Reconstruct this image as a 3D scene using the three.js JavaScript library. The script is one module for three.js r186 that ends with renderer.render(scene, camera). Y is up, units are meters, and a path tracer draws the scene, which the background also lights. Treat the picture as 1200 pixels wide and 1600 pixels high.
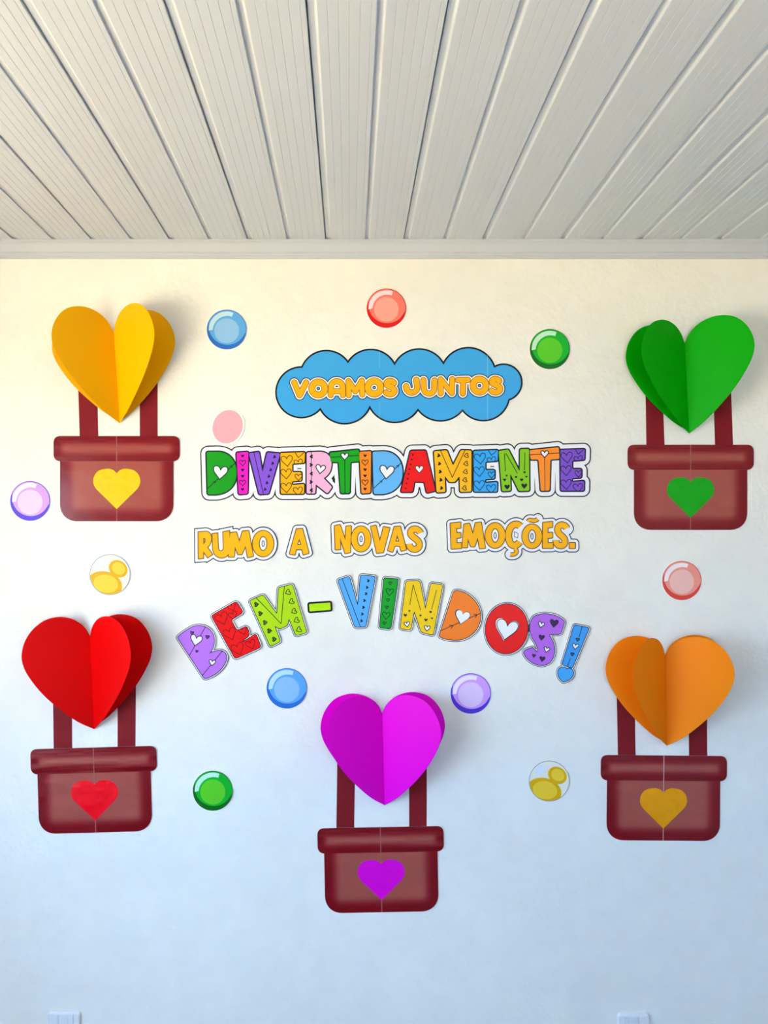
import * as THREE from 'three';
import { mergeGeometries } from 'three/addons/utils/BufferGeometryUtils.js';
import { RectAreaLightUniformsLib } from 'three/addons/lights/RectAreaLightUniformsLib.js';

// ---------------------------------------------------------------- camera, sky, light, exposure
const U = 1 / 612;                       // the wall was surveyed on a grid of 612 units per metre
const EYE_H = 1.77, EYE_D = 1.928;       // lens height above the floor and distance from the decorated wall
const CEIL = EYE_H + 0.7276;
const scene = new THREE.Scene();
const camera = new THREE.PerspectiveCamera(2 * Math.atan(800 / 1180) * 180 / Math.PI, 0.75, 0.05, 60);
camera.position.set(0, EYE_H, EYE_D);
camera.lookAt(0, EYE_H, 0);
camera.setViewOffset(1200, 1600, 54, -27, 1200, 1600);   // a lens shifted a little to the right and up
scene.add(camera);

const renderer = new THREE.WebGLRenderer({ antialias: true });
renderer.toneMapping = THREE.LinearToneMapping;
renderer.toneMappingExposure = 3.5;
renderer.shadowMap.enabled = true;
RectAreaLightUniformsLib.init();
scene.background = new THREE.Color(1.26, 2.25, 3.7);     // clear blue daytime sky

const X0 = -1.6, X1 = 1.7, Z1 = 3.7;                     // inner faces of the left, right and rear walls
const WIN = { z0: 0.85, z1: 2.65, y0: 0.9, y1: 2.1 };       // window opening in the left wall, outside the picture
const WIN2 = { x0: 0.7, x1: 1.5, y0: 0.9, y1: 2.1 };       // second window, in the rear wall behind the photographer
// the sun stands high over the yard; its light comes in off the sunlit ground outside the window, the blue sky above lights the lower wall
const sun = new THREE.DirectionalLight(new THREE.Color(1.0, 0.93, 0.80), 18.5);
sun.position.set(-3.6, 9, -1.5); sun.target.position.set(-3, 0, 1); scene.add(sun, sun.target);
sun.castShadow = true; sun.shadow.mapSize.set(2048, 2048); Object.assign(sun.shadow.camera, { left: -9, right: 9, top: 9, bottom: -9, near: 0.5, far: 30 });
sun.name = 'sun';
// daylight at the pane
const daylight = new THREE.RectAreaLight(new THREE.Color(0.85, 0.93, 1.0), 0.5, WIN.z1 - WIN.z0 - 0.1, WIN.y1 - WIN.y0 - 0.1);
daylight.position.set(X0 - 0.02, (WIN.y0 + WIN.y1) / 2, (WIN.z0 + WIN.z1) / 2);
daylight.lookAt(X1, (WIN.y0 + WIN.y1) / 2, (WIN.z0 + WIN.z1) / 2);
daylight.castShadow = true; daylight.name = 'window_daylight';
scene.add(daylight);

// ---------------------------------------------------------------- helpers
let seed = 7;
const rnd = () => { seed = (seed + 0x6d2b79f5) | 0; let t = Math.imul(seed ^ (seed >>> 15), 1 | seed); t = (t + Math.imul(t ^ (t >>> 7), 61 | t)) ^ t; return ((t ^ (t >>> 14)) >>> 0) / 4294967296; };
const gx = (x) => (x - 546) * U, gy = (y) => EYE_H + (827 - y) * U;     // wall grid to metres
const mat = (color, roughness = 0.6, extra = {}) => new THREE.MeshPhysicalMaterial({ color, roughness, specularIntensity: 0.45, ...extra });
const used = new Map();
function numbered(n) { const k = used.get(n) || 0; used.set(n, k + 1); return k ? n + '_' + String(k).padStart(3, '0') : n; }
function mesh(name, g, m, parent, top = false) {
  const o = new THREE.Mesh(g, m); o.name = top ? numbered(name) : name; o.castShadow = o.receiveShadow = true; parent.add(o); return o;
}
function tag(o, label, category, group) { o.userData = { label, category }; if (group) o.userData.group = group; return o; }
function structure(o, label) { o.userData.kind = 'structure'; if (label) o.userData.label = label; return o; }
function box(x0, x1, y0, y1, z0, z1) {                                  // box with uv in metres
  const g = new THREE.BoxGeometry(x1 - x0, y1 - y0, z1 - z0); g.translate((x0 + x1) / 2, (y0 + y1) / 2, (z0 + z1) / 2);
  const p = g.attributes.position, n = g.attributes.normal, uv = g.attributes.uv;
  for (let i = 0; i < p.count; i++) {
    const ax = Math.abs(n.getX(i)), ay = Math.abs(n.getY(i));
    uv.setXY(i, ax > 0.5 ? p.getZ(i) : p.getX(i), ay > 0.5 ? p.getZ(i) : p.getY(i));
  }
  return g;
}
function noiseGrid(n, cells, s) {                                       // tiling smooth value noise
  const v = []; let q = s; const r = () => { q = (q * 16807) % 2147483647; return q / 2147483647; };
  for (let i = 0; i < cells * cells; i++) v.push(r());
  const out = new Float32Array(n * n), e = (t) => t * t * (3 - 2 * t);
  for (let y = 0; y < n; y++) for (let x = 0; x < n; x++) {
    const fx = x / n * cells, fy = y / n * cells, ix = Math.floor(fx), iy = Math.floor(fy), tx = e(fx - ix), ty = e(fy - iy);
    const at = (a, b) => v[(b % cells) * cells + (a % cells)];
    out[y * n + x] = (at(ix, iy) * (1 - tx) + at(ix + 1, iy) * tx) * (1 - ty) + (at(ix, iy + 1) * (1 - tx) + at(ix + 1, iy + 1) * tx) * ty;
  }
  return out;
}
function dataTex(n, f, color = false, repeat = 1) {
  const d = new Uint8Array(n * n * 4);
  for (let i = 0; i < n * n; i++) { const c = f(i); d[i * 4] = c[0]; d[i * 4 + 1] = c[1]; d[i * 4 + 2] = c[2]; d[i * 4 + 3] = 255; }
  const t = new THREE.DataTexture(d, n, n); t.magFilter = THREE.LinearFilter; t.minFilter = THREE.LinearFilter;
  t.wrapS = t.wrapT = THREE.RepeatWrapping; t.repeat.set(repeat, repeat); if (color) t.colorSpace = THREE.SRGBColorSpace; t.needsUpdate = true; return t;
}

// ---------------------------------------------------------------- room shell
const fineA = noiseGrid(512, 160, 11), fineB = noiseGrid(512, 60, 23), coarse = noiseGrid(512, 9, 37), mid = noiseGrid(512, 24, 51);
const plasterBump = dataTex(512, (i) => { const v = 255 * (0.45 * fineA[i] + 0.35 * fineB[i] + 0.2 * mid[i]); return [v, v, v]; });
const plasterTone = dataTex(512, (i) => { const v = 244 + 5 * (coarse[i] - 0.5) + 3 * (mid[i] - 0.5) + 3 * (fineB[i] - 0.5); return [v, v - 2, v - 8]; }, true, 0.7);
const M = {
  wall: mat(0xffffff, 0.72, { map: plasterTone, bumpMap: plasterBump, bumpScale: 0.0012 }),
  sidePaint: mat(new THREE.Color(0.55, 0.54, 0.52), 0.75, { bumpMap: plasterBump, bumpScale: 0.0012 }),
  pvc: mat(new THREE.Color(0.62, 0.65, 0.72), 0.42),
  trim: mat(new THREE.Color(0.57, 0.60, 0.68), 0.45),
  floor: mat(new THREE.Color(0.14, 0.14, 0.15), 0.4),
  yard: mat(new THREE.Color(0.62, 0.47, 0.23), 0.9),
  frame: mat(new THREE.Color(0.85, 0.85, 0.85), 0.35),
  glass: mat(0xffffff, 0.02, { transmission: 1, thickness: 0 }),
  paper: mat(new THREE.Color(0.86, 0.86, 0.88), 0.6),
  plastic: mat(new THREE.Color(0.80, 0.82, 0.86), 0.35),
};
structure(mesh('wall_front', box(X0 - 0.15, X1 + 0.15, 0, CEIL + 0.05, -0.15, 0), M.wall, scene), 'cream painted plaster wall');
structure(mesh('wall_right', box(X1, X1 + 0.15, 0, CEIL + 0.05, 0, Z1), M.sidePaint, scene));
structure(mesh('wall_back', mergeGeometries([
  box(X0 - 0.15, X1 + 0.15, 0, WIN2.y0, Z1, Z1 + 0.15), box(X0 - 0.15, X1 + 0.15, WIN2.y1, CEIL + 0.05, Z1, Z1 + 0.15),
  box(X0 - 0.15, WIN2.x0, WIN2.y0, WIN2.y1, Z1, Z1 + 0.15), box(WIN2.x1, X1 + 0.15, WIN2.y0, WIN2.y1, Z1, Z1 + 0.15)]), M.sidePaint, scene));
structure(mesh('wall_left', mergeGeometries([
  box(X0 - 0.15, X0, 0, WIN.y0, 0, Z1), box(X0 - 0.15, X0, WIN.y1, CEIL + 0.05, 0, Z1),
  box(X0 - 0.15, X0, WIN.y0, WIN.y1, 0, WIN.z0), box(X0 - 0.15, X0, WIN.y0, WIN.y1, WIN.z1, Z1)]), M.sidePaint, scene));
structure(mesh('floor', box(X0 - 0.15, X1 + 0.15, -0.1, 0, -0.15, Z1 + 0.15), M.floor, scene));
structure(mesh('ground', box(-14, 14, -0.3, -0.1, -9, 18), M.yard, scene), 'sunlit pale concrete yard outside the windows');
function windowUnit(name, hw, h, x, y, z, turn) {                      // frame, mullion and two panes; stands across x
  const w = structure(new THREE.Group()); w.name = name; scene.add(w); w.position.set(x, y, z); w.rotation.y = turn;
  const b = 0.04;
  mesh('window_frame', mergeGeometries([box(-hw, hw, 0, b, -0.025, 0.025), box(-hw, hw, h - b, h, -0.025, 0.025),
    box(-hw, -hw + b, b, h - b, -0.025, 0.025), box(hw - b, hw, b, h - b, -0.025, 0.025), box(-0.02, 0.02, b, h - b, -0.025, 0.025)]), M.frame, w);
  for (const s of [-1, 1]) mesh('pane', box(s < 0 ? -hw + b : 0.02, s < 0 ? -0.02 : hw - b, b, h - b, -0.003, 0.003), M.glass, w);
}
windowUnit('window_1', (WIN.z1 - WIN.z0) / 2, WIN.y1 - WIN.y0, X0 - 0.09, WIN.y0, (WIN.z0 + WIN.z1) / 2, Math.PI / 2);
windowUnit('window_2', (WIN2.x1 - WIN2.x0) / 2, WIN2.y1 - WIN2.y0, (WIN2.x0 + WIN2.x1) / 2, WIN2.y0, Z1 + 0.09, 0);
{ // ceiling of ribbed plastic boards: every board has two ribs, a central channel and a joint channel
  const c = structure(new THREE.Group(), 'white ribbed plastic board ceiling'); c.name = 'ceiling'; scene.add(c); c.position.set(0, CEIL, 0);
  mesh('backing', box(X0 - 0.15, X1 + 0.15, 0.03, 0.10, -0.15, Z1 + 0.15), M.pvc, c);
  const P = 0.1963, half = P / 2, ch = 0.0125, dp = 0.0035;
  const pts = [];
  const rib = (a) => {                                                 // one channel followed by one flat rib with fine scored lines
    pts.push([a, dp], [a + ch - 0.0032, dp], [a + ch - 0.0014, dp * 0.75], [a + ch - 0.0004, dp * 0.3], [a + ch + 0.0006, 0.0003], [a + ch + 0.0016, 0]);
    const w = half - ch, n = 5;
    for (let k = 1; k <= n; k++) { const x = a + ch + w * k / (n + 0.55); pts.push([x - 0.0006, 0], [x, 0.0005], [x + 0.0006, 0]); }
    pts.push([a + half - 0.0014, 0], [a + half - 0.0004, 0.0006]);
  };
  rib(0.0016); rib(half);
  pts[pts.length - 1][0] -= 0.0001;
  const s = new THREE.Shape(); s.moveTo(0.0016, 0.03); for (const [x, y] of pts) s.lineTo(x, y); s.lineTo(P - 0.0004, 0.03);
  const g = new THREE.ExtrudeGeometry(s, { depth: Z1 + 0.02, bevelEnabled: false }); g.translate(0, 0, -0.01);
  const start = -0.0603 + 0.0;
  for (let k = Math.ceil((X0 - 0.1 - start) / P); start + k * P < X1; k++) mesh('ceiling_board', g, M.pvc, c).position.x = start + k * P;
}
{ // crown moulding along the wall
  const pr = [[0, 0], [0.035, 0], [0.035, -0.0045], [0.0325, -0.0058], [0.0325, -0.0085], [0.030, -0.0095], [0.0165, -0.0250], [0.0165, -0.0275], [0.013, -0.0288], [0.0125, -0.0325], [0.009, -0.0335], [0.009, -0.0375], [0, -0.0375]];
  const s = new THREE.Shape(pr.map(([z, y]) => new THREE.Vector2(-z, y)));
  const g = new THREE.ExtrudeGeometry(s, { depth: X1 - X0, bevelEnabled: false }); g.rotateY(Math.PI / 2); 
  const t = structure(mesh('trim_1', g, M.trim, scene), 'white plastic crown moulding between wall and ceiling'); t.position.set(X0, CEIL, 0);
}
// ---------------------------------------------------------------- printed paper cut-outs
// contour of a drawn mask: marching squares, longest loop only
function contour(data, w, h) {
  const v = (x, y) => data[(y * w + x) * 4], T = 127.5, next = new Map();
  const key = (p) => Math.round(p[0] * 512) + ',' + Math.round(p[1] * 512);
  for (let y = 0; y < h - 1; y++) for (let x = 0; x < w - 1; x++) {
    const a = v(x, y), b = v(x + 1, y), c = v(x + 1, y + 1), d = v(x, y + 1);
    const k = (a > T ? 8 : 0) | (b > T ? 4 : 0) | (c > T ? 2 : 0) | (d > T ? 1 : 0);
    if (k === 0 || k === 15) continue;
    const t = [x + (T - a) / (b - a), y], r = [x + 1, y + (T - b) / (c - b)], bo = [x + (T - d) / (c - d), y + 1], l = [x, y + (T - a) / (d - a)];
    const put = (p, q) => next.set(key(p), [p, q]);
    switch (k) {
      case 1: put(l, bo); break; case 2: put(bo, r); break; case 3: put(l, r); break; case 4: put(r, t); break;
      case 5: put(l, t); put(r, bo); break; case 6: put(bo, t); break; case 7: put(l, t); break; case 8: put(t, l); break;
      case 9: put(t, bo); break; case 10: put(t, r); put(bo, l); break; case 11: put(t, r); break; case 12: put(r, l); break;
      case 13: put(r, bo); break; case 14: put(bo, l); break;
    }
  }
  let best = [];
  while (next.size) {
    const loop = []; let k = next.keys().next().value;
    while (next.has(k)) { const [p, q] = next.get(k); next.delete(k); loop.push(p); k = key(q); }
    if (loop.length > best.length) best = loop;
  }
  const keep = (list, e) => {                                          // Ramer-Douglas-Peucker
    if (list.length < 3) return list;
    const [a, b] = [list[0], list[list.length - 1]], dx = b[0] - a[0], dy = b[1] - a[1], L = Math.hypot(dx, dy) || 1e-9;
    let m = 0, at = 0;
    for (let i = 1; i < list.length - 1; i++) { const dd = L < 1e-6 ? Math.hypot(list[i][0] - a[0], list[i][1] - a[1]) : Math.abs(dx * (list[i][1] - a[1]) - dy * (list[i][0] - a[0])) / L; if (dd > m) { m = dd; at = i; } }
    return m > e ? [...keep(list.slice(0, at + 1), e).slice(0, -1), ...keep(list.slice(at), e)] : [a, b];
  };
  const h2 = best.length >> 1;
  return [...keep(best.slice(0, h2 + 1), 0.18).slice(0, -1), ...keep(best.slice(h2), 0.18)];
}
// a sheet cut to the mask's outline; both drawings are made in wall-grid units
function cutout(name, b, res, drawMask, drawPrint, thick, look, parent = scene, at = null) {
  const w = Math.ceil((b[2] - b[0]) * res), h = Math.ceil((b[3] - b[1]) * res);
  const canvas = () => { const c = document.createElement('canvas'); c.width = w; c.height = h; const x = c.getContext('2d'); x.scale(res, res); x.translate(-b[0], -b[1]); return [c, x]; };
  const [cm, xm] = canvas(); xm.fillStyle = '#000'; xm.fillRect(b[0], b[1], b[2] - b[0], b[3] - b[1]); drawMask(xm);
  const loop = contour(cm.getContext('2d').getImageData(0, 0, w, h).data, w, h);
  const [cp, xp] = canvas(); drawPrint(xp);
  const tex = new THREE.CanvasTexture(cp); tex.colorSpace = THREE.SRGBColorSpace;
  const cx = (b[0] + b[2]) / 2, cy = (b[1] + b[3]) / 2;
  const s = new THREE.Shape(loop.map(([x, y]) => new THREE.Vector2(((x + 0.5) / res + b[0] - cx) * U, (cy - (y + 0.5) / res - b[1]) * U)));
  const g = new THREE.ExtrudeGeometry(s, { depth: thick, bevelEnabled: false }), p = g.attributes.position, uv = g.attributes.uv;
  for (let i = 0; i < p.count; i++) uv.setXY(i, p.getX(i) / U / (w / res) + (cx - b[0]) / (w / res), 1 - (cy - b[1] - p.getY(i) / U) / (h / res));
  const o = mesh(name, g, [mat(0xffffff, look.roughness ?? 0.45, { map: tex, ...(look.extra || {}) }), M.paper], parent, parent === scene);
  if (at) o.position.set(...at); else o.position.set(gx(cx), gy(cy), 0);
  return o;
}
const INK = '#15131f', NAVY = '#14203a', WHITE = '#f4f5fb';
function heart(x, cx, cy, size, turn, fill, stroke, lw = 2) {          // drawn heart, size = width
  x.save(); x.translate(cx, cy); x.rotate(turn * Math.PI / 180); x.scale(size / 100, size / 100);
  x.beginPath(); x.moveTo(0, 50); x.bezierCurveTo(-20, 22, -52, 2, -50, -24); x.bezierCurveTo(-48, -50, -10, -52, 0, -16); x.bezierCurveTo(10, -52, 48, -50, 50, -24); x.bezierCurveTo(52, 2, 20, 22, 0, 50); x.closePath();
  x.restore(); x.lineJoin = 'round';
  if (fill) { x.fillStyle = fill; x.fill(); }
  if (stroke) { x.strokeStyle = stroke; x.lineWidth = lw; x.stroke(); }
}
const line = (x, pts, lw, color = INK) => { x.strokeStyle = color; x.lineWidth = lw; x.lineCap = 'round'; x.lineJoin = 'round'; x.beginPath(); pts.forEach(([a, b], i) => (i ? x.lineTo(a, b) : x.moveTo(a, b))); x.stroke(); };
const tick = (x, a, b, deg, lw = 2.5, L = 15) => { const r = deg * Math.PI / 180, f = (t) => [a + L * Math.cos(r + t), b + L * Math.sin(r + t)]; line(x, [f(2.6), [a, b], f(-2.6)], lw); };
function poly(pts, r = 0) {                                            // polygon with rounded corners
  const p = new Path2D(), n = pts.length;
  for (let i = 0; i < n; i++) {
    const a = pts[(i + n - 1) % n], b = pts[i], c = pts[(i + 1) % n];
    const cut = (q) => { const L = Math.hypot(q[0] - b[0], q[1] - b[1]), t = Math.min(r, L * 0.45) / (L || 1); return [b[0] + (q[0] - b[0]) * t, b[1] + (q[1] - b[1]) * t]; };
    const s = cut(a), e = cut(c);
    i ? p.lineTo(...s) : p.moveTo(...s); p.quadraticCurveTo(b[0], b[1], ...e);
  }
  p.closePath(); return p;
}
const ellipse = (cx, cy, rx, ry, rot = 0) => { const p = new Path2D(); p.ellipse(cx, cy, rx, ry, rot * Math.PI / 180, 0, Math.PI * 2); return p; };
const path = (d) => new Path2D(d);
function paint(x, g, grow, color, join = 'round') {
  x.lineJoin = join; x.miterLimit = 3; x.lineCap = join === 'round' || grow > 8 ? 'round' : 'butt'; x.fillStyle = x.strokeStyle = color;
  if (g.w) { x.lineWidth = g.w + 2 * grow; x.stroke(g.path); return; }
  x.fill(g.path); if (grow > 0) { x.lineWidth = 2 * grow; x.stroke(g.path); }
}
// a sign made of glyphs whose coordinates stand on an enlarged drawing: origin o, scale s
function letters(name, b, res, o, s, glyphs, st, thick, look = {}) {
  const inDrawing = (x, f) => { x.save(); x.translate(o[0], o[1]); x.scale(1 / s, 1 / s); f(); x.restore(); };
  const j = st.join || 'round';
  return cutout(name, b, res,
    (x) => inDrawing(x, () => { for (const g of glyphs) paint(x, g, st.border, '#fff', j); if (st.extraMask) st.extraMask(x); }),
    (x) => {
      x.fillStyle = st.edge; x.fillRect(b[0], b[1], b[2] - b[0], b[3] - b[1]);
      inDrawing(x, () => {
        for (const g of glyphs) paint(x, g, st.border - st.edgeW, st.paper || WHITE, j);
        if (st.under) st.under(x);
        for (const g of glyphs) { if (st.line) paint(x, g, st.line, st.lineColor, j); }
        for (const g of glyphs) { paint(x, g, 0, g.fill || st.fill, j); if (g.hole) { x.fillStyle = st.lineColor; x.fill(g.hole); x.save(); x.clip(g.hole); x.fillStyle = WHITE; x.fill(g.hole); x.strokeStyle = st.lineColor; x.lineWidth = st.line * 2; x.stroke(g.hole); x.restore(); } if (g.decor) { x.save(); if (!g.w) x.clip(g.path); g.decor(x); x.restore(); } }
      });
    }, thick, look);
}

// ---- the blue cloud
{
  const A3 = [[150, 125, 262, 50, 362, 100], [362, 100, 465, 45, 575, 108], [575, 108, 690, 43, 798, 105], [798, 105, 915, 37, 1033, 122], [1033, 122, 1157, 180, 1100, 280],
    [1100, 280, 1015, 371, 885, 330], [885, 330, 780, 377, 682, 328], [682, 328, 575, 384, 462, 318], [462, 318, 345, 390, 235, 325], [235, 325, 40, 290, 150, 125]];
  const p = new Path2D(); p.moveTo(150, 125);
  for (const [x1, y1, x2, y2, x3, y3] of A3) {                         // arc through three points
    const d = 2 * (x1 * (y2 - y3) + x2 * (y3 - y1) + x3 * (y1 - y2)), q1 = x1 * x1 + y1 * y1, q2 = x2 * x2 + y2 * y2, q3 = x3 * x3 + y3 * y3;
    const cx = (q1 * (y2 - y3) + q2 * (y3 - y1) + q3 * (y1 - y2)) / d, cy = (q1 * (x3 - x2) + q2 * (x1 - x3) + q3 * (x2 - x1)) / d;
    p.arc(cx, cy, Math.hypot(x1 - cx, y1 - cy), Math.atan2(y1 - cy, x1 - cx), Math.atan2(y3 - cy, x3 - cx));
  }
  p.closePath();
  const s = 1200 / 410, to = (x, f, o = [420, 530], k = s) => { x.save(); x.translate(...o); x.scale(1 / k, 1 / k); f(); x.restore(); };
  const k = 6.667, L = [], R = [];
  const S1 = (d, w = 52) => ({ path: path(d), w });
  L.push(S1('M66 254L122 386L190 254'), { ring: 1, ...S1('M383 315A67 67 0 1 0 249 315A67 67 0 1 0 383 315', 60) },
    S1('M445 384L447 305C450 218 566 218 570 305L572 384M452 344L566 344'), S1('M632 384L630 238L702 345L768 234L774 378', 50),
    S1('M965 305A67 67 0 1 0 831 305A67 67 0 1 0 965 305', 60), S1('M1103 256C1085 232 1030 228 1026 264C1028 300 1106 296 1106 340C1104 384 1040 380 1022 356', 54));
  R.push(S1('M203 226L212 300C216 362 108 392 97 294', 54), S1('M276 228L280 312C286 386 388 386 390 312L392 232', 52), S1('M456 366L456 220L572 362L576 218', 50), S1('M636 228L738 226M690 230L686 366', 54),
    S1('M927 285A67 67 0 1 0 793 285A67 67 0 1 0 927 285', 60), S1('M1066 236C1048 212 992 208 988 244C990 280 1072 276 1074 318C1072 362 1004 362 986 338', 54));
  const words = (x, grow, c) => { to(x, () => L.forEach((g) => paint(x, g, grow, c)), [450, 560], k); to(x, () => R.forEach((g) => paint(x, g, grow, c)), [620, 560], k); };
  const o = cutout('cloud_sign', [424, 538, 821, 668], 4.8, (x) => to(x, () => { x.fillStyle = '#fff'; x.fill(p); x.strokeStyle = '#fff'; x.lineWidth = 2; x.stroke(p); }), (x) => {
    x.fillStyle = INK; x.fillRect(424, 538, 397, 130);
    to(x, () => { x.fillStyle = '#3fa9ee'; x.fill(p); x.strokeStyle = INK; x.lineWidth = 13; x.stroke(p); });
    x.fillStyle = 'rgba(225,240,255,0.55)'; x.fillRect(592.6, 548, 0.5, 28); x.fillRect(592.6, 628, 0.4, 30); x.fillStyle = 'rgba(225,240,255,0.7)'; x.fillRect(761.4, 549, 0.5, 108);
    words(x, 27, NAVY); words(x, 18.5, '#fbf7f3'); 
    // every letter has its own brown line, so neighbours stay apart
    to(x, () => L.forEach((g) => { paint(x, g, 6, '#8a4c06'); paint(x, g, 0, '#ffb400'); }), [450, 560], k);
    to(x, () => R.forEach((g) => { paint(x, g, 6, '#8a4c06'); paint(x, g, 0, '#ffb400'); }), [620, 560], k);
  }, 0.0022, { roughness: 0.4 });
  tag(o, 'blue cloud-shaped paper sign with rounded orange lettering and black edge', 'sign');
}

// ---- long banner of fourteen patterned letters
{
  const Dp = (dx, dy) => path(`M${86 + dx} ${296 + dy}Q${86 + dx} ${287 + dy} ${96 + dx} ${286 + dy}L${150 + dx} ${285 + dy}C${222 + dx} ${285 + dy} ${262 + dx} ${340 + dy} ${262 + dx} ${408 + dy}C${262 + dx} ${482 + dy} ${215 + dx} ${530 + dy} ${140 + dx} ${535 + dy}L${104 + dx} ${535 + dy}Q${93 + dx} ${535 + dy} ${92 + dx} ${524 + dy}Z`);
  const Dd = (dx, dy) => (x) => { line(x, [[92 + dx, 500 + dy], [255 + dx, 350 + dy]], 4); tick(x, 140 + dx, 457 + dy, -42); tick(x, 238 + dx, 366 + dy, -42); heart(x, 167 + dx, 406 + dy, 84, 6, WHITE, INK, 5); };
  const Ip = (dx, dy) => poly([[261 + dx, 290 + dy], [331 + dx, 285 + dy], [327 + dx, 530 + dy], [274 + dx, 534 + dy]], 10);
  const Id = (dx, dy) => (x) => { for (const [y, f] of [[310, 1], [350, 0], [392, 1], [428, 1], [467, 0], [505, 1]]) heart(x, 297 + dx, y + dy, f ? 19 : 36, 0, f ? INK : null, f ? null : INK, 4); };
  const Ep = (dx, dy) => poly([[519 + dx, 292 + dy], [662 + dx, 287 + dy], [660 + dx, 350 + dy], [588 + dx, 355 + dy], [588 + dx, 404 + dy], [642 + dx, 404 + dy], [642 + dx, 454 + dy], [586 + dx, 458 + dy], [586 + dx, 480 + dy], [658 + dx, 473 + dy], [657 + dx, 531 + dy], [521 + dx, 531 + dy]], 9);
  const Ed = (dx, dy) => (x) => { for (const [a, b, w, t] of [[557, 338, 66, -6], [552, 414, 62, -4], [553, 495, 62, -4], [627, 296, 48, 10], [625, 352, 50, -12], [624, 434, 40, 0], [622, 516, 54, -6]]) heart(x, a + dx, b + dy, w, t, null, INK, 3.6); };
  const Tp = (dx, dy) => poly([[807 + dx, 290 + dy], [978 + dx, 272 + dy], [982 + dx, 341 + dy], [929 + dx, 345 + dy], [924 + dx, 527 + dy], [872 + dx, 528 + dy], [859 + dx, 345 + dy], [812 + dx, 345 + dy]], 9);
  const Td = (dx, dy) => (x) => { line(x, [[812 + dx, 317 + dy], [982 + dx, 306 + dy]], 3.6); line(x, [[895 + dx, 330 + dy], [897 + dx, 528 + dy]], 3.6); heart(x, 895 + dx, 312 + dy, 44, 0, WHITE, INK, 5); };
  const q = 187.5, r = 1162.5;                                         // the right half was drawn on its own sheet
  const off = (pts) => pts.map(([a, b]) => [a + r, b + q]);
  const glyphs = [
    { path: Dp(0, 0), fill: '#0e9d12', decor: Dd(0, 0) },
    { path: Ip(0, 0), fill: '#f312c4', decor: Id(0, 0) },
    { path: poly([[334, 294], [394, 285], [414, 405], [440, 288], [518, 295], [450, 531], [394, 534]], 9), fill: '#8a55dd', decor: (x) => { line(x, [[362, 285], [420, 535]], 3.6); for (let k = 0; k < 6; k++) heart(x, 485 - k * 11, 315 + k * 38, 18, -75, INK); } },
    { path: Ep(0, 0), fill: '#fbb400', decor: Ed(0, 0) },
    { path: path('M672 300Q671 290 682 288L745 285C800 285 820 320 818 362C816 402 796 425 772 440L815 484Q822 492 816 500L800 522Q794 530 786 524L726 476L723 520Q723 530 714 530L682 530Q672 530 672 520Z'), fill: '#fbb3dc', decor: (x) => { line(x, [[699, 285], [699, 532]], 3.6); [313, 362, 413, 462, 510].forEach((y, k) => heart(x, 699, y, 22, k % 2 ? -90 : 90, INK)); heart(x, 753, 386, 56, 8, WHITE, INK, 5); } },
    { path: Tp(0, 0), fill: '#0fa516', decor: Td(0, 0) },
    { path: Ip(719, -4), fill: '#ff8c1a', decor: Id(717, -2) },
    { path: Dp(972, -2), fill: '#63b6f7', decor: Dd(974, -3) },
    { path: poly(off([[118, 92], [206, 90], [263, 326], [212, 338], [198, 274], [140, 272], [130, 333], [61, 333]]), 10), fill: '#ee0707', decor: (x) => { for (let k = 0; k < 8; k++) heart(x, r + 130 - k * 6, q + 116 + k * 28, 12, 20, INK); heart(x, r + 169, q + 200, 46, 0, WHITE, INK, 4); } },
    { path: poly(off([[254, 95], [330, 88], [366, 178], [412, 88], [474, 90], [473, 331], [407, 333], [404, 240], [378, 275], [344, 275], [318, 238], [322, 333], [270, 336]]), 9), fill: '#fdbb05', decor: (x) => { line(x, off([[292, 88], [362, 248], [437, 88]]), 3.6); for (let k = 0; k < 5; k++) { heart(x, r + 284 + k * 4, q + 120 + k * 47.5, 21, -80, INK); heart(x, r + 444 - k * 3, q + 120 + k * 47.5, 26, 78, null, INK, 4); } } },
    { path: Ep(1130, -12), fill: '#2ea6f5', decor: Ed(1130, -14) },
    { path: poly(off([[633, 93], [690, 84], [756, 212], [758, 82], [811, 80], [813, 326], [752, 328], [701, 226], [704, 326], [653, 329]]), 9), fill: '#86c80d', decor: (x) => { line(x, off([[668, 108], [672, 210]]), 3.6); line(x, off([[676, 108], [742, 222]]), 3.6); line(x, off([[787, 104], [784, 205]]), 3.6); for (const [a, b, w] of [[680, 238, 12], [735, 246, 14], [785, 218, 14], [795, 244, 13], [668, 262, 18], [768, 262, 19], [683, 304, 31], [783, 298, 33]]) heart(x, a + r, b + q, w, 0, INK); } },
    { path: Tp(1170, -14), fill: '#ff9021', decor: Td(1170, -14) },
    { path: Ep(1638, -18), fill: '#7e4fd2', decor: Ed(1638, -20) },
  ];
  const o = letters('letter_banner', [308, 684, 930, 792], 3.25, [300, 630], 3.75, glyphs, { border: 37, edge: INK, edgeW: 6.5, line: 7.5, lineColor: INK, paper: '#f3f3fa', under: (x) => { x.fillStyle = INK; x.beginPath(); x.moveTo(822, 455); x.lineTo(838, 440); x.lineTo(838, 472); x.fill(); for (const c of [628, 1757]) { x.fillRect(c - 10, 381 - (c > 900 ? 12 : 0), 22, 5); } } }, 0.0022, { roughness: 0.42 });
  tag(o, 'long white-edged paper banner of fourteen patterned multicoloured block letters', 'sign');
}

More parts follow.
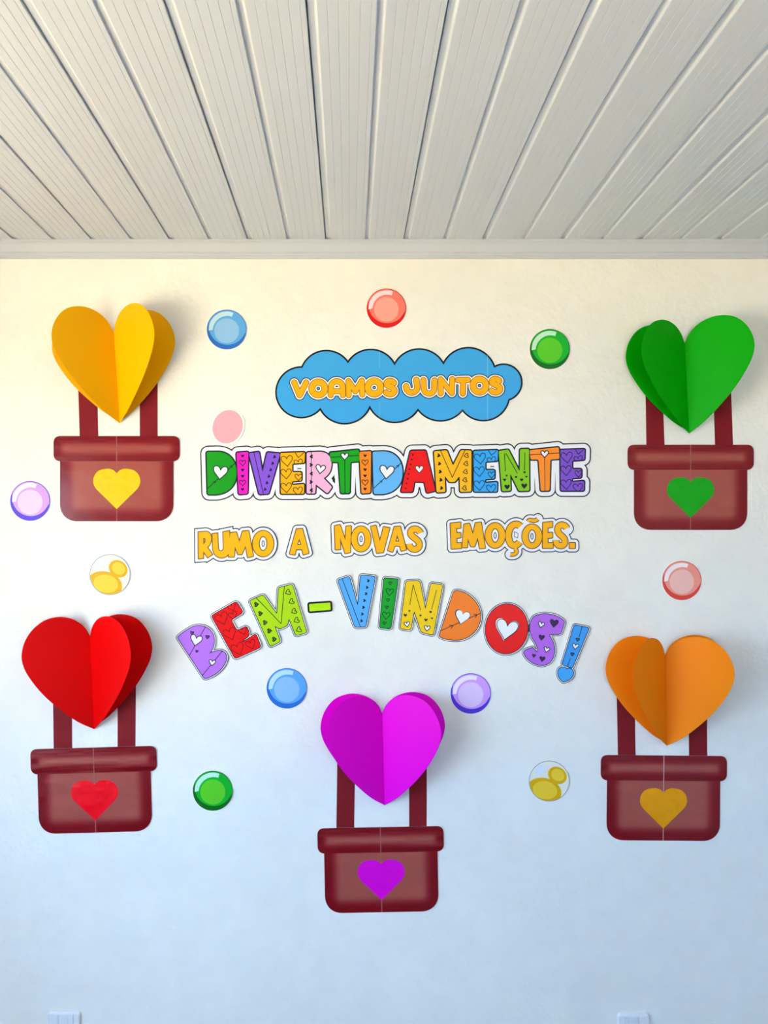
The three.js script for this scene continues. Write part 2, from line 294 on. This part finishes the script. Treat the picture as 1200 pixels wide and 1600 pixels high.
// ---- the line of orange words on white
{
  const st = { join: 'miter', border: 25, edge: NAVY, edgeW: 5.5, line: 5, lineColor: '#7a4a08', fill: '#ffb805', paper: '#f2f3fb' };
  const P = (pts, hole) => ({ path: poly(pts, 2), hole: hole && poly(hole, 2) });
  const O = (cx, cy, rx, ry) => ({ path: ellipse(cx, cy, rx, ry), hole: ellipse(cx, cy, rx * 0.40, ry * 0.57), decor: (x) => { x.strokeStyle = NAVY; x.lineWidth = 4; x.fillStyle = '#e6e9ee'; const e = ellipse(cx, cy, 7, 17); x.fill(e); x.stroke(e); } });
  const S = (d, w = 32) => ({ path: path(d), w });
  const g = 'orange words on white card below the letter banner';
  const A = (dx, dy) => P([[650, 100], [685, 98], [722, 240], [690, 250], [683, 219], [648, 219], [641, 251], [610, 245]].map(([a, b]) => [a + dx, b + dy]), [[666, 156], [654, 192], [678, 192]].map(([a, b]) => [a + dx, b + dy]));
  tag(letters('word_sign', [300, 818, 436, 882], 5, [290, 800], 3.75, [
    { path: path('M76 118L118 115C152 116 154 150 150 168C146 190 134 202 128 206L158 248L130 266L105 230L105 270L77 272Z'), hole: path('M105 152L116 156Q121 174 105 190Z') },
    { path: path('M158 128L188 125L192 212C196 236 222 234 224 212L221 118L257 111L262 212C258 286 166 286 161 212Z') },
    P([[262, 123], [298, 118], [316, 176], [335, 113], [370, 110], [397, 258], [365, 266], [352, 197], [330, 248], [308, 248], [290, 202], [285, 262], [252, 262]]), O(455, 185, 61, 75)], st, 0.0025),
    'orange four-letter word card with rounded last letter, left of the single-letter card', 'sign', g);
  tag(letters('word_sign', [440, 815, 494, 880], 5, [290, 800], 3.75, [A(0, 0)], st, 0.0025), 'small card with one single orange letter between two orange words', 'sign', g);
  const z = (pts) => pts.map(([a, b]) => [a + 1162.5, b - 37.5]);
  tag(letters('word_sign', [512, 806, 674, 884], 5, [290, 800], 3.75, [
    P([[873, 82], [905, 75], [936, 166], [940, 85], [970, 82], [965, 236], [935, 242], [905, 150], [908, 218], [878, 220]]), O(1028, 158, 57, 74),
    P([[1085, 86], [1115, 79], [1138, 172], [1160, 88], [1196, 93], [1158, 236], [1120, 240]]),
    P(z([[60, 125], [95, 122], [130, 258], [100, 266], [92, 236], [62, 236], [50, 272], [22, 262]]), z([[77, 172], [67, 210], [89, 210]])),
    S('M1376 124C1364 92 1318 92 1318 122C1318 152 1376 158 1368 198C1362 228 1312 226 1309 186')], st, 0.0025),
    'orange five-letter word card right of the single-letter card', 'sign', g);
  tag(letters('word_sign', [692, 796, 912, 882], 5, [600, 790], 3.75, [
    P([[388, 105], [448, 98], [448, 131], [422, 134], [424, 160], [448, 159], [448, 188], [424, 191], [425, 220], [452, 218], [452, 250], [394, 253]]),
    P([[468, 110], [500, 105], [520, 168], [535, 102], [568, 98], [592, 248], [560, 252], [548, 187], [530, 240], [508, 240], [490, 192], [487, 245], [457, 245]]),
    O(650, 175, 58, 73), S('M798 122C774 96 730 112 728 172C728 240 770 248 794 212', 34), S('M764 250C786 264 776 292 738 286', 17), S('M842 94C856 70 872 104 900 78', 18), O(866, 180, 58, 70),
    P([[930, 100], [985, 95], [985, 126], [957, 130], [957, 160], [985, 158], [985, 188], [957, 191], [958, 220], [988, 218], [988, 248], [928, 249]]),
    S('M1070 134C1055 100 1012 110 1016 145C1020 176 1064 180 1058 216C1050 246 1006 240 1006 202', 32), P([[1085, 218], [1118, 218], [1118, 250], [1085, 250]])],
  { ...st, under: (x) => { x.fillStyle = '#f2f3fb'; x.fill(ellipse(774, 172, 34, 36)); x.strokeStyle = NAVY; x.lineWidth = 3; x.stroke(poly([[762, 152], [784, 164], [782, 190], [762, 182]])); } }, 0.0025),
    'longest orange word card, ending with a full stop', 'sign', g);
}

// ---- the arch of single cut-out letters
{
  const st = { border: 15, edge: INK, edgeW: 4.6, line: 5.2, lineColor: INK, paper: WHITE };
  const grp = 'arch of cut-out patterned letters';
  const Z5 = [270, 890], Z6 = [510, 890], Z7 = [680, 910], k5 = 4.615, k7 = 4.8;
  const one = (b, o, s, glyphs, label, extra = {}) => tag(letters('cutout_letter', b, 8, o, s, glyphs, { ...st, ...extra }, 0.004, { roughness: 0.38 }), label, 'letter', grp);
  one([272, 970, 362, 1066], Z5, k5, [{ path: path('M44 500Q34 486 48 476Q90 440 145 412C220 384 298 430 300 505C302 545 285 580 264 606C330 566 395 580 388 640C378 700 320 755 246 780Q230 784 222 770Z'), fill: '#bd76ee',
    decor: (x) => { line(x, [[235, 415], [122, 618]], 4.6); line(x, [[357, 588], [212, 765]], 4.6); heart(x, 170, 508, 84, 12, WHITE, INK, 5.5); heart(x, 286, 669, 46, 10, WHITE, INK, 5.5); heart(x, 141, 455, 24, 8, '#7b3fb4', INK, 5.5); heart(x, 252, 485, 26, 8, '#7b3fb4', INK, 5.5); heart(x, 176, 588, 17, 8, '#7b3fb4', INK, 5.5); } }],
    'lilac letter with two white hearts, first in the arch');
  one([322, 932, 412, 1034], Z5, k5, [{ path: poly([[282, 332], [460, 230], [508, 306], [420, 362], [464, 440], [535, 408], [556, 470], [500, 516], [508, 522], [600, 462], [636, 556], [452, 640]], 20), fill: '#f00a0a',
    decor: (x) => { for (const [a, b, w] of [[357, 352, 92], [415, 462, 92], [472, 570, 92], [428, 268, 60], [437, 330, 60], [508, 440, 60], [565, 538, 70]]) heart(x, a, b, w, -22, null, '#6a0610', 4.4); } }],
    'red letter with dark outlined hearts, second in the arch');
  one([384, 906, 486, 1018], Z5, k5, [{ path: poly([[556, 224], [652, 182], [753, 322], [764, 130], [862, 106], [966, 452], [888, 474], [838, 348], [828, 400], [772, 428], [734, 402], [776, 516], [704, 552]], 16), fill: '#b3de12',
    decor: (x) => { line(x, [[600, 200], [782, 388], [806, 118]], 4.6); for (const [a, b] of [[605, 250], [634, 315], [668, 380], [699, 440], [734, 500]]) heart(x, a, b, 30, -98, '#5c6f12', INK, 5.5); for (const [a, b] of [[831, 163], [856, 230], [874, 300], [892, 365], [909, 432]]) heart(x, a, b, 38, 62, null, INK, 5.5); } }],
    'lime letter with two rows of sideways hearts, third in the arch');
  one([474, 934, 526, 964], Z5, k5, [{ path: poly([[983, 247], [1136, 236], [1139, 289], [987, 301]], 6), fill: '#b6e80e' }], 'small lime dash with thick black border between two cut-out letters', { border: 13, line: 12, edgeW: 1 });
  one([522, 890, 594, 990], Z6, k5, [{ path: poly([[82, 76], [164, 48], [226, 262], [246, 40], [352, 50], [282, 410], [206, 412]], 16), fill: '#57aefc',
    decor: (x) => { line(x, [[112, 60], [246, 415]], 4.6); for (const [a, b] of [[303, 80], [294, 128], [287, 173], [275, 222], [268, 271], [260, 319], [254, 368]]) heart(x, a, b, 22, -85, INK); } }],
    'light blue letter with a row of small black hearts, next to the dash');
  one([586, 894, 630, 992], Z6, k5, [{ path: poly([[415, 60], [517, 68], [462, 424], [384, 417]], 14), fill: '#0ca322',
    decor: (x) => { for (const [a, b, w] of [[460, 98, 22], [455, 160, 54], [443, 218, 22], [435, 271, 22], [430, 330, 54], [418, 385, 22]]) heart(x, a, b, w, 6, null, INK, 4.6); } }],
    'straight green letter with a column of outlined hearts');
  one([618, 900, 698, 1000], Z6, k5, [{ path: poly([[574, 84], [670, 80], [713, 288], [752, 98], [836, 110], [768, 470], [684, 450], [632, 296], [606, 432], [532, 424]], 16), fill: '#fcd006',
    decor: (x) => { line(x, [[600, 252], [625, 108], [678, 292]], 4.6); line(x, [[792, 148], [758, 285]], 4.6); for (const [a, b, w] of [[598, 297, 16], [568, 328, 24], [677, 330, 16], [750, 305, 19], [716, 362, 24], [760, 350, 15]]) heart(x, a, b, w, 5, INK); heart(x, 580, 393, 40, -8, WHITE, INK, 5.5); heart(x, 725, 421, 42, 8, WHITE, INK, 5.5); } }],
    'yellow letter with small black hearts beside the green letter');
  one([680, 916, 758, 1006], Z6, k5, [{ path: path('M914 166Q922 150 945 152C1032 164 1110 250 1110 340C1102 442 1020 506 930 506C888 506 850 498 822 484Q812 478 816 466Z'), fill: '#ff8420',
    decor: (x) => { line(x, [[828, 437], [1108, 314]], 4.6); tick(x, 912, 402, -24, 4.6, 26); tick(x, 1086, 324, -24, 4.6, 26); heart(x, 976, 342, 112, 14, INK); heart(x, 978, 341, 100, 14, WHITE, '#c9cbe0', 2); } }],
    'orange letter with a white heart pierced by an arrow');
  one([748, 934, 834, 1030], Z7, k7, [{ path: ellipse(533, 347, 158, 186, 6), fill: '#f40505',
    decor: (x) => { heart(x, 530, 352, 176, 12, WHITE, INK, 2); heart(x, 533, 352, 160, 12, WHITE, INK, 5); } }],
    'round red letter with one large white heart');
  one([812, 952, 890, 1048], Z7, k7, [{ path: path('M962 306L940 378Q918 392 900 386Q872 384 850 392C882 440 898 482 888 532C878 602 822 626 780 618C720 610 672 562 662 524Q664 502 728 488C740 500 752 524 766 514C776 494 750 452 725 412C700 362 700 292 740 256C792 220 898 232 955 282Q968 292 962 306Z'), fill: '#b868e6',
    decor: (x) => { heart(x, 792, 316, 46, 14, WHITE, INK, 5.5); heart(x, 833, 502, 42, 14, WHITE, INK, 5.5); heart(x, 888, 305, 62, 8, '#3c1f57', INK, 4); heart(x, 795, 412, 42, 8, '#3c1f57', INK, 4); heart(x, 737, 548, 26, 8, '#3c1f57', INK, 4); heart(x, 800, 572, 40, 8, '#3c1f57', INK, 4); } }],
    'curvy violet letter with white and dark hearts');
  const dot = path('M958 742C928 726 912 690 918 664C926 630 966 626 984 648C1004 634 1038 650 1032 684C1026 714 990 738 958 742Z');
  one([864, 968, 926, 1070], Z7, k7, [{ path: poly([[1040, 318], [1150, 340], [1024, 640], [948, 614]], 14), fill: '#3a9ff0',
    decor: (x) => { line(x, [[1100, 325], [1075, 408]], 4.6); line(x, [[1010, 568], [986, 635]], 4.6); heart(x, 1065, 428, 26, 10, '#2a5f9e', INK, 5.5); heart(x, 1048, 478, 46, 10, WHITE, INK, 5.5); heart(x, 1025, 537, 26, 10, '#2a5f9e', INK, 5.5); } }, { path: dot, fill: '#41a8f4' }],
    'blue exclamation mark with heart-shaped dot, last in the arch');
}

// ---- round bubble stickers (plain colour prints) and the pink one above the banner
{
  const disc = (x, f) => { x.save(); x.beginPath(); x.arc(0, 0, 50, 0, 7); x.clip(); f(x); x.restore(); };
  function art(kind) {                                                 // printed bubble: body colour, rim, paler crescent, darker foot
    const K = { blue: ['#5da9ee', '#2a6fd0', '#bfe3f8', '#8fc2f2'], red: ['#fb7d6c', '#e01818', '#fbe0ea', '#fda79a'], green: ['#12b52e', '#0a6d18', '#c9f3dc', '#5ed02c'], purple: ['#d9a0f8', '#5436d8', '#fbeefc', '#e9cdfb'], coral: ['#f79c8d', '#ea4a3c', '#fdeef2', '#fbc3bb'], yellow: ['#f2efe0', '#e9b307', '#e9ebfa', '#fbd23a'] }[kind];
    return (x) => disc(x, () => {
      x.fillStyle = K[0]; x.fillRect(-50, -50, 100, 100);
      if (kind === 'yellow') {
        x.fillStyle = K[1]; x.beginPath(); x.ellipse(-14, 26, 44, 34, 0.2, 0, 7); x.fill(); x.fillStyle = K[3]; x.beginPath(); x.ellipse(-10, 22, 30, 22, 0.2, 0, 7); x.fill();
        x.fillStyle = K[1]; x.beginPath(); x.ellipse(20, -14, 24, 20, 0.6, 0, 7); x.fill(); x.fillStyle = K[3]; x.beginPath(); x.ellipse(21, -15, 17, 14, 0.6, 0, 7); x.fill();
        x.fillStyle = K[2]; x.beginPath(); x.ellipse(-22, -28, 16, 9, -0.7, 0, 7); x.fill();
      } else {
        x.fillStyle = K[1]; x.beginPath(); x.arc(0, 0, 52, 0, 7); x.arc(2, -9, 47, 0, 7, true); x.fill();
        x.fillStyle = K[3]; x.beginPath(); x.arc(0, 3, 31, 0, 7); x.fill();
        x.fillStyle = K[2]; x.beginPath(); x.arc(0, 0, 45, Math.PI * 0.98, Math.PI * 1.62); x.arc(2, 3, 37, Math.PI * 1.6, Math.PI * 1.02, true); x.fill();
      }
      x.strokeStyle = kind === 'yellow' ? '#a7a9ab' : K[1]; x.lineWidth = 2; x.beginPath(); x.arc(0, 0, 49, 0, 7); x.stroke();
    });
  }
  const list = [
    ['blue', 354.5, 515.3, 31, 'round light blue bubble sticker between yellow heart balloon and cloud sign'],
    ['red', 603.6, 482, 30.7, 'round red bubble sticker above the blue cloud sign'],
    ['green', 858.7, 545.8, 31.3, 'round green bubble sticker between cloud sign and green heart balloon'],
    ['purple', 47.7, 782.8, 31, 'round purple bubble sticker left of the yellow heart balloon basket'],
    ['yellow', 172.3, 897.7, 31.8, 'round yellow and white sticker between yellow and red heart balloons'],
    ['coral', 1064.7, 907, 30.5, 'round pale coral bubble sticker between green and orange heart balloons'],
    ['blue', 448.3, 1075.1, 31.5, 'round light blue bubble sticker below the arch of letters, beside magenta balloon'],
    ['purple', 735.3, 1083.2, 31.5, 'round purple bubble sticker below the arch of letters, beside magenta balloon'],
    ['green', 332.8, 1235, 31.2, 'round green bubble sticker between red and magenta heart balloons'],
    ['yellow', 857.7, 1220, 31.8, 'round yellow and white sticker between magenta and orange heart balloons'],
  ];
  for (const [kind, cx, cy, r, label] of list) {
    const f = art(kind), b = [cx - 34, cy - 34, cx + 34, cy + 34];
    tag(cutout('bubble_sticker', b, 5, (x) => { x.fillStyle = '#fff'; x.beginPath(); x.arc(cx, cy, r, 0, 7); x.fill(); }, (x) => { x.fillStyle = '#e8e8f0'; x.fillRect(b[0], b[1], 68, 68); x.translate(cx, cy); x.scale(r / 49.6, r / 49.6); f(x); }, 0.0025, { roughness: 0.3 }), label, 'sticker', 'round bubble stickers on the wall');
  }
  const blob = ellipse(356, 667, 25, 28.5, 24);
  tag(cutout('pink_sticker', [320, 632, 394, 704], 6, (x) => { x.fillStyle = x.strokeStyle = '#fff'; x.lineWidth = 2; x.fill(blob); x.stroke(blob); }, (x) => { x.fillStyle = '#f6f2f4'; x.fillRect(320, 632, 74, 72); x.fillStyle = '#f5aebb'; x.fill(blob); x.strokeStyle = '#f6f2f4'; x.lineWidth = 4; x.stroke(blob); }, 0.0025, { roughness: 0.45 }),
    'small plain pink oval sticker with white border above the letter banner', 'sticker');
}

// ---------------------------------------------------------------- heart balloons
// half outline of a folded heart: (sideways, down from the notch) in grid units, through the notch, lobe, widest point and tip
const HALF = [[0, 0], [8, -15], [25, -28], [49, -33], [74, -26], [91, -7], [98, 17], [95, 36], [84, 58], [68, 81], [46, 105], [23, 126], [0, 141]];
const outline = new THREE.CatmullRomCurve3(HALF.map(([a, b]) => new THREE.Vector3(a, b, 0)), false, 'centripetal').getPoints(240);
const tipAt = outline.reduce((m, p, i) => (p.x > outline[m].x ? i : m), 0);
const WMAX = outline[tipAt].x;
const yAt = (list, x) => { for (let i = 1; i < list.length; i++) { const [a, b] = [list[i - 1], list[i]]; if ((a.x - x) * (b.x - x) <= 0 && a.x !== b.x) return a.y + (b.y - a.y) * (x - a.x) / (b.x - a.x); } return list[list.length - 1].y; };
const upper = outline.slice(0, tipAt + 1), lower = outline.slice(tipAt);
function heartHalf(side, a0, a1, scale) {                              // paper half, bent from angle a0 at the fold to a1 at the rim
  const nu = 26, nv = 18, pos = [], idx = [], T = 0.0005;
  const bend = []; { let x = 0, z = 0, last = 0; for (let i = 0; i <= nu; i++) { const t = Math.sin(i / nu * Math.PI / 2), s = t * WMAX, a = (a0 + (a1 - a0) * t) * Math.PI / 180; x += (s - last) * Math.cos(a); z += (s - last) * Math.sin(a); last = s; bend.push([x, z, a, s]); } }
  for (const f of [1, -1]) for (let i = 0; i <= nu; i++) for (let j = 0; j <= nv; j++) {
    const [x, z, a, s] = bend[i], sx = Math.min(s, WMAX - 0.001), y0 = yAt(upper, sx), y1 = yAt(lower, sx), y = y0 + (y1 - y0) * j / nv;
    pos.push(side * (x * U * scale - f * T / 2 * Math.sin(a)), -y * U * scale, z * U * scale + f * T / 2 * Math.cos(a));
  }
  const W = nv + 1, N = (nu + 1) * W, quad = (a, b, c, d) => (side > 0 ? idx.push(a, b, c, a, c, d) : idx.push(a, c, b, a, d, c));
  for (let i = 0; i < nu; i++) for (let j = 0; j < nv; j++) {
    const p = i * W + j; quad(p, p + 1, p + W + 1, p + W); quad(N + p, N + p + W, N + p + W + 1, N + p + 1);
  }
  for (let i = 0; i < nu; i++) { const p = i * W, q = p + nv; quad(p, p + W, N + p + W, N + p); quad(q, N + q, N + q + W, q + W); }
  const g = new THREE.BufferGeometry(); g.setAttribute('position', new THREE.Float32BufferAttribute(pos, 3)); g.setIndex(idx);
  const uv = []; for (let i = 0; i < pos.length; i += 3) uv.push(pos[i], pos[i + 1]); g.setAttribute('uv', new THREE.Float32BufferAttribute(uv, 2));
  g.computeVertexNormals(); return g;
}
// printed basket art: maroon ink that pales towards the middle of each panel, with the glued sheet seam
function basketTex(w, h, rr, soft, rounded, seam) {
  const n = 256, inside = (px, py) => { const qx = Math.abs(px - w / 2) - (w / 2 - rr), qy = (rounded || py > h / 2 ? Math.abs(py - h / 2) : 0) - (h / 2 - rr); return -(Math.hypot(Math.max(qx, 0), Math.max(qy, 0)) + Math.min(Math.max(qx, qy), 0) - rr); };
  const A = [128, 4, 18], B = [170, 82, 72];
  const t = dataTex(n, (i) => {
    const px = ((i % n) + 0.5) / n * w, py = h - (Math.floor(i / n) + 0.5) / n * h, S = (v) => { const e = Math.min(1, Math.max(0, (v - 3) / soft)); return e * e * (3 - 2 * e); }, k = S(Math.min(px, w - px)) * S(rounded ? Math.min(py, h - py) : h - py) * S(inside(px, py) + 4);
    if (Math.abs(px - w / 2) < seam) return seam > 0.5 ? [206, 158, 152] : [172, 96, 88];
    return A.map((a, c) => a + (B[c] - a) * k);
  }, true);
  t.wrapS = t.wrapT = THREE.ClampToEdgeWrapping; return t;
}
const wrinkle = (() => { const a = noiseGrid(256, 5, 77), b = noiseGrid(256, 11, 91); return dataTex(256, (i) => { const v = 255 * (0.75 * a[i] + 0.25 * b[i]); return [v, v, v]; }); })();
const gloss = { specularIntensity: 0.3, clearcoat: 0.45, clearcoatRoughness: 0.14, bumpMap: wrinkle, bumpScale: 0.004 };
const RIM = [197, 39.5, 11], BODY = [177, 95, 27];
function round(w, h, rTop, rBot, y) {                                  // rounded panel, y = its top, centred on x
  const s = new THREE.Shape(), a = w / 2; w *= U;
  const X = (v) => v * U, Y = (v) => -(y + v) * U;
  s.moveTo(X(-a + rTop), Y(0)); s.lineTo(X(a - rTop), Y(0)); s.quadraticCurveTo(X(a), Y(0), X(a), Y(rTop || 0.01)); s.lineTo(X(a), Y(h - rBot));
  s.bezierCurveTo(X(a), Y(h - rBot * 0.4), X(a - rBot * 0.4), Y(h), X(a - rBot), Y(h)); s.lineTo(X(-a + rBot), Y(h)); s.bezierCurveTo(X(-a + rBot * 0.4), Y(h), X(-a), Y(h - rBot * 0.4), X(-a), Y(h - rBot)); s.lineTo(X(-a), Y(rTop || 0.01)); s.quadraticCurveTo(X(-a), Y(0), X(-a + rTop), Y(0));
  return s;
}
function sheet(shape, z0, thick) {
  const g = new THREE.ExtrudeGeometry(shape, { depth: thick, bevelEnabled: false, curveSegments: 14 }); g.translate(0, 0, z0); g.computeBoundingBox();
  const b = g.boundingBox, p = g.attributes.position, uv = g.attributes.uv;
  for (let i = 0; i < p.count; i++) uv.setXY(i, (p.getX(i) - b.min.x) / (b.max.x - b.min.x), (p.getY(i) - b.min.y) / (b.max.y - b.min.y));
  return g;
}
const emblemShape = (() => { const s = new THREE.Shape(), X = (v) => v * U, Y = (v) => -v * U; s.moveTo(0, Y(7)); s.bezierCurveTo(X(5), Y(-1), X(13), Y(-1), X(19), Y(0)); s.bezierCurveTo(X(31), Y(1), X(37), Y(10), X(36.7), Y(20)); s.bezierCurveTo(X(36), Y(29), X(29), Y(34), X(22), Y(41)); s.lineTo(0, Y(62.5)); s.lineTo(X(-22), Y(41)); s.bezierCurveTo(X(-29), Y(34), X(-36), Y(29), X(-36.7), Y(20)); s.bezierCurveTo(X(-37), Y(10), X(-31), Y(1), X(-19), Y(0)); s.bezierCurveTo(X(-13), Y(-1), X(-5), Y(-1), 0, Y(7)); return s; })();
const strapMat = mat(new THREE.Color(0.235, 0.012, 0.018), 0.55, { specularIntensity: 0.2 });
const seamTex = [0.42, 0.9].map((s) => [basketTex(...RIM, 17, true, s), basketTex(...BODY, 24, false, s)]);
const basketMats = seamTex.map(([r, b]) => [[mat(0xffffff, 0.4, { map: r, ...gloss }), M.paper], [mat(0xffffff, 0.4, { map: b, ...gloss }), M.paper]]);
// one balloon: colour, notch and tip of the heart, fold angles (front left, front right), basket (centre, rim top, turn), straps
function balloon(colors, notch, tip, angL, angR, bx, by, turn, straps, seam, label) {
  const t = new THREE.Group(); t.name = numbered('heart_balloon'); scene.add(t); tag(t, label, 'wall decoration', 'five heart balloons with baskets');
  t.position.set(gx(bx), gy(by + 133), 0);
  const lx = (x) => (x - bx) * U, ly = (y) => (by + 133 - y) * U;
  const paper = mat(colors[0], 0.45, { specularIntensity: 0.22 });
  for (const [a, b, y0, c, d] of straps) {
    const s = new THREE.Shape([[a, y0], [b, y0], [d, by + 6], [c, by + 6]].map(([x, y]) => new THREE.Vector2(lx(x), ly(y))));
    mesh('strap', sheet(s, 0, 0.0006), strapMat, t);
  }
  const bk = new THREE.Group(); bk.name = 'basket'; t.add(bk); bk.position.set(0, 133 * U, 0); bk.rotation.z = turn * Math.PI / 180;
  const [rm, bm] = basketMats[seam];
  mesh('basket_body', sheet(round(BODY[0], BODY[1], 0, BODY[2], 38), 0.0008, 0.0012), bm, bk);
  mesh('basket_rim', sheet(round(RIM[0], RIM[1], RIM[2], RIM[2], 0), 0.0018, 0.0010), rm, bk);
  const em = mesh('heart_emblem', sheet(emblemShape, 0.0020, 0.0003), mat(colors[1], 0.4, { specularIntensity: 0.3, clearcoat: 0.25, clearcoatRoughness: 0.2, bumpMap: wrinkle, bumpScale: 0.003 }), bk); em.position.y = -51.5 * U;
  const L = Math.hypot(tip[0] - notch[0], tip[1] - notch[1]) / 141, lean = Math.atan2(tip[0] - notch[0], tip[1] - notch[1]);
  for (const [side, a0, a1, z] of [[-1, 3, 5, 0.002], [1, 3, 5, 0.002], [-1, angL + 6, angL - 6, 0.0045], [1, angR + 6, angR - 6, 0.0045]]) {
    const h = mesh('heart_half', heartHalf(side, a0, a1, a1 < 10 ? L * 0.975 : L), paper, t); h.position.set(lx(notch[0]), ly(notch[1]), z); h.rotation.z = lean;
  }
  return t;
}
const C = (r, g, b) => new THREE.Color().setRGB(r / 255, g / 255, b / 255, THREE.SRGBColorSpace);
balloon([C(246, 180, 0), C(255, 205, 4)], [178.6, 520.6], [188, 661.7], 43, 38, 182.8, 681.5, 0, [[121, 151, 560, 124.8, 153.7], [218.4, 246.2, 560, 218.6, 246.4]], 0, 'yellow folded paper heart balloon above a brown basket');
balloon([C(0, 168, 0), C(0, 170, 4)], [1068.6, 537.8], [1075.6, 677.7], 28, 40, 1078.4, 695, 0, [[1008, 1034, 580, 1010, 1038.4], [1114, 1141, 580, 1117.2, 1145.4]], 0, 'green folded paper heart balloon above a brown basket');
balloon([C(228, 0, 2), C(255, 0, 28)], [141.5, 994.3], [148, 1138.6], 34, 37, 146.3, 1167.5, 1.6, [[82.5, 112, 1050, 84, 113], [184, 212.5, 1050, 183.8, 211.6]], 0, 'red folded paper heart balloon above a brown basket');
balloon([C(255, 138, 14), C(245, 160, 0)], [1038, 1024.3], [1040.5, 1164.5], 41, 35, 1036.7, 1180, -0.5, [[963, 991, 1060, 965.6, 993], [1075.5, 1104.5, 1060, 1076.6, 1105]], 1, 'orange folded paper heart balloon above a brown basket');
balloon([C(240, 0, 208), C(226, 0, 208)], [597.2, 1114.3], [601, 1257], 30, 31, 594.2, 1291.8, 1.1, [[527.5, 555.5, 1150, 525.5, 553.3], [639, 667, 1150, 639.3, 666.6]], 0, 'magenta folded paper heart balloon above a brown basket');

// ---------------------------------------------------------------- socket plates at the foot of the picture
function socket(cx, top, label) {
  const t = new THREE.Group(); t.name = numbered('socket_plate'); scene.add(t); tag(t, label, 'wall socket', 'white socket plates low on the wall');
  const w = 50 * U, h = 0.118; t.position.set(gx(cx), gy(top) - h, 0);
  const s = new THREE.Shape(), r = 0.009, a = w / 2;
  s.moveTo(-a + r, 0); s.lineTo(a - r, 0); s.quadraticCurveTo(a, 0, a, r); s.lineTo(a, h - r); s.quadraticCurveTo(a, h, a - r, h); s.lineTo(-a + r, h); s.quadraticCurveTo(-a, h, -a, h - r); s.lineTo(-a, r); s.quadraticCurveTo(-a, 0, -a + r, 0);
  const g = new THREE.ExtrudeGeometry(s, { depth: 0.004, bevelEnabled: true, bevelThickness: 0.0045, bevelSize: 0.004, bevelOffset: -0.004, bevelSegments: 4 }); 
  mesh('plate', g, M.plastic, t);
  for (const [x, ww] of [[-0.019, 0.0125], [0.0, 0.0225], [0.019, 0.0125]]) {
    const m = new THREE.Shape(); const q = ww / 2 - 0.0012; m.moveTo(x - q, 0.012); m.lineTo(x + q, 0.012); m.lineTo(x + q, h - 0.005); m.lineTo(x - q, h - 0.005);
    mesh('cover_strip', new THREE.ExtrudeGeometry(m, { depth: 0.0012, bevelEnabled: true, bevelThickness: 0.0004, bevelSize: 0.0003, bevelSegments: 1 }), M.plastic, t).position.z = 0.0083;
  }
}
socket(101.6, 1579, 'white plastic socket plate below the red heart balloon');
socket(989, 1582.5, 'white plastic socket plate below the orange heart balloon');

renderer.render(scene, camera);
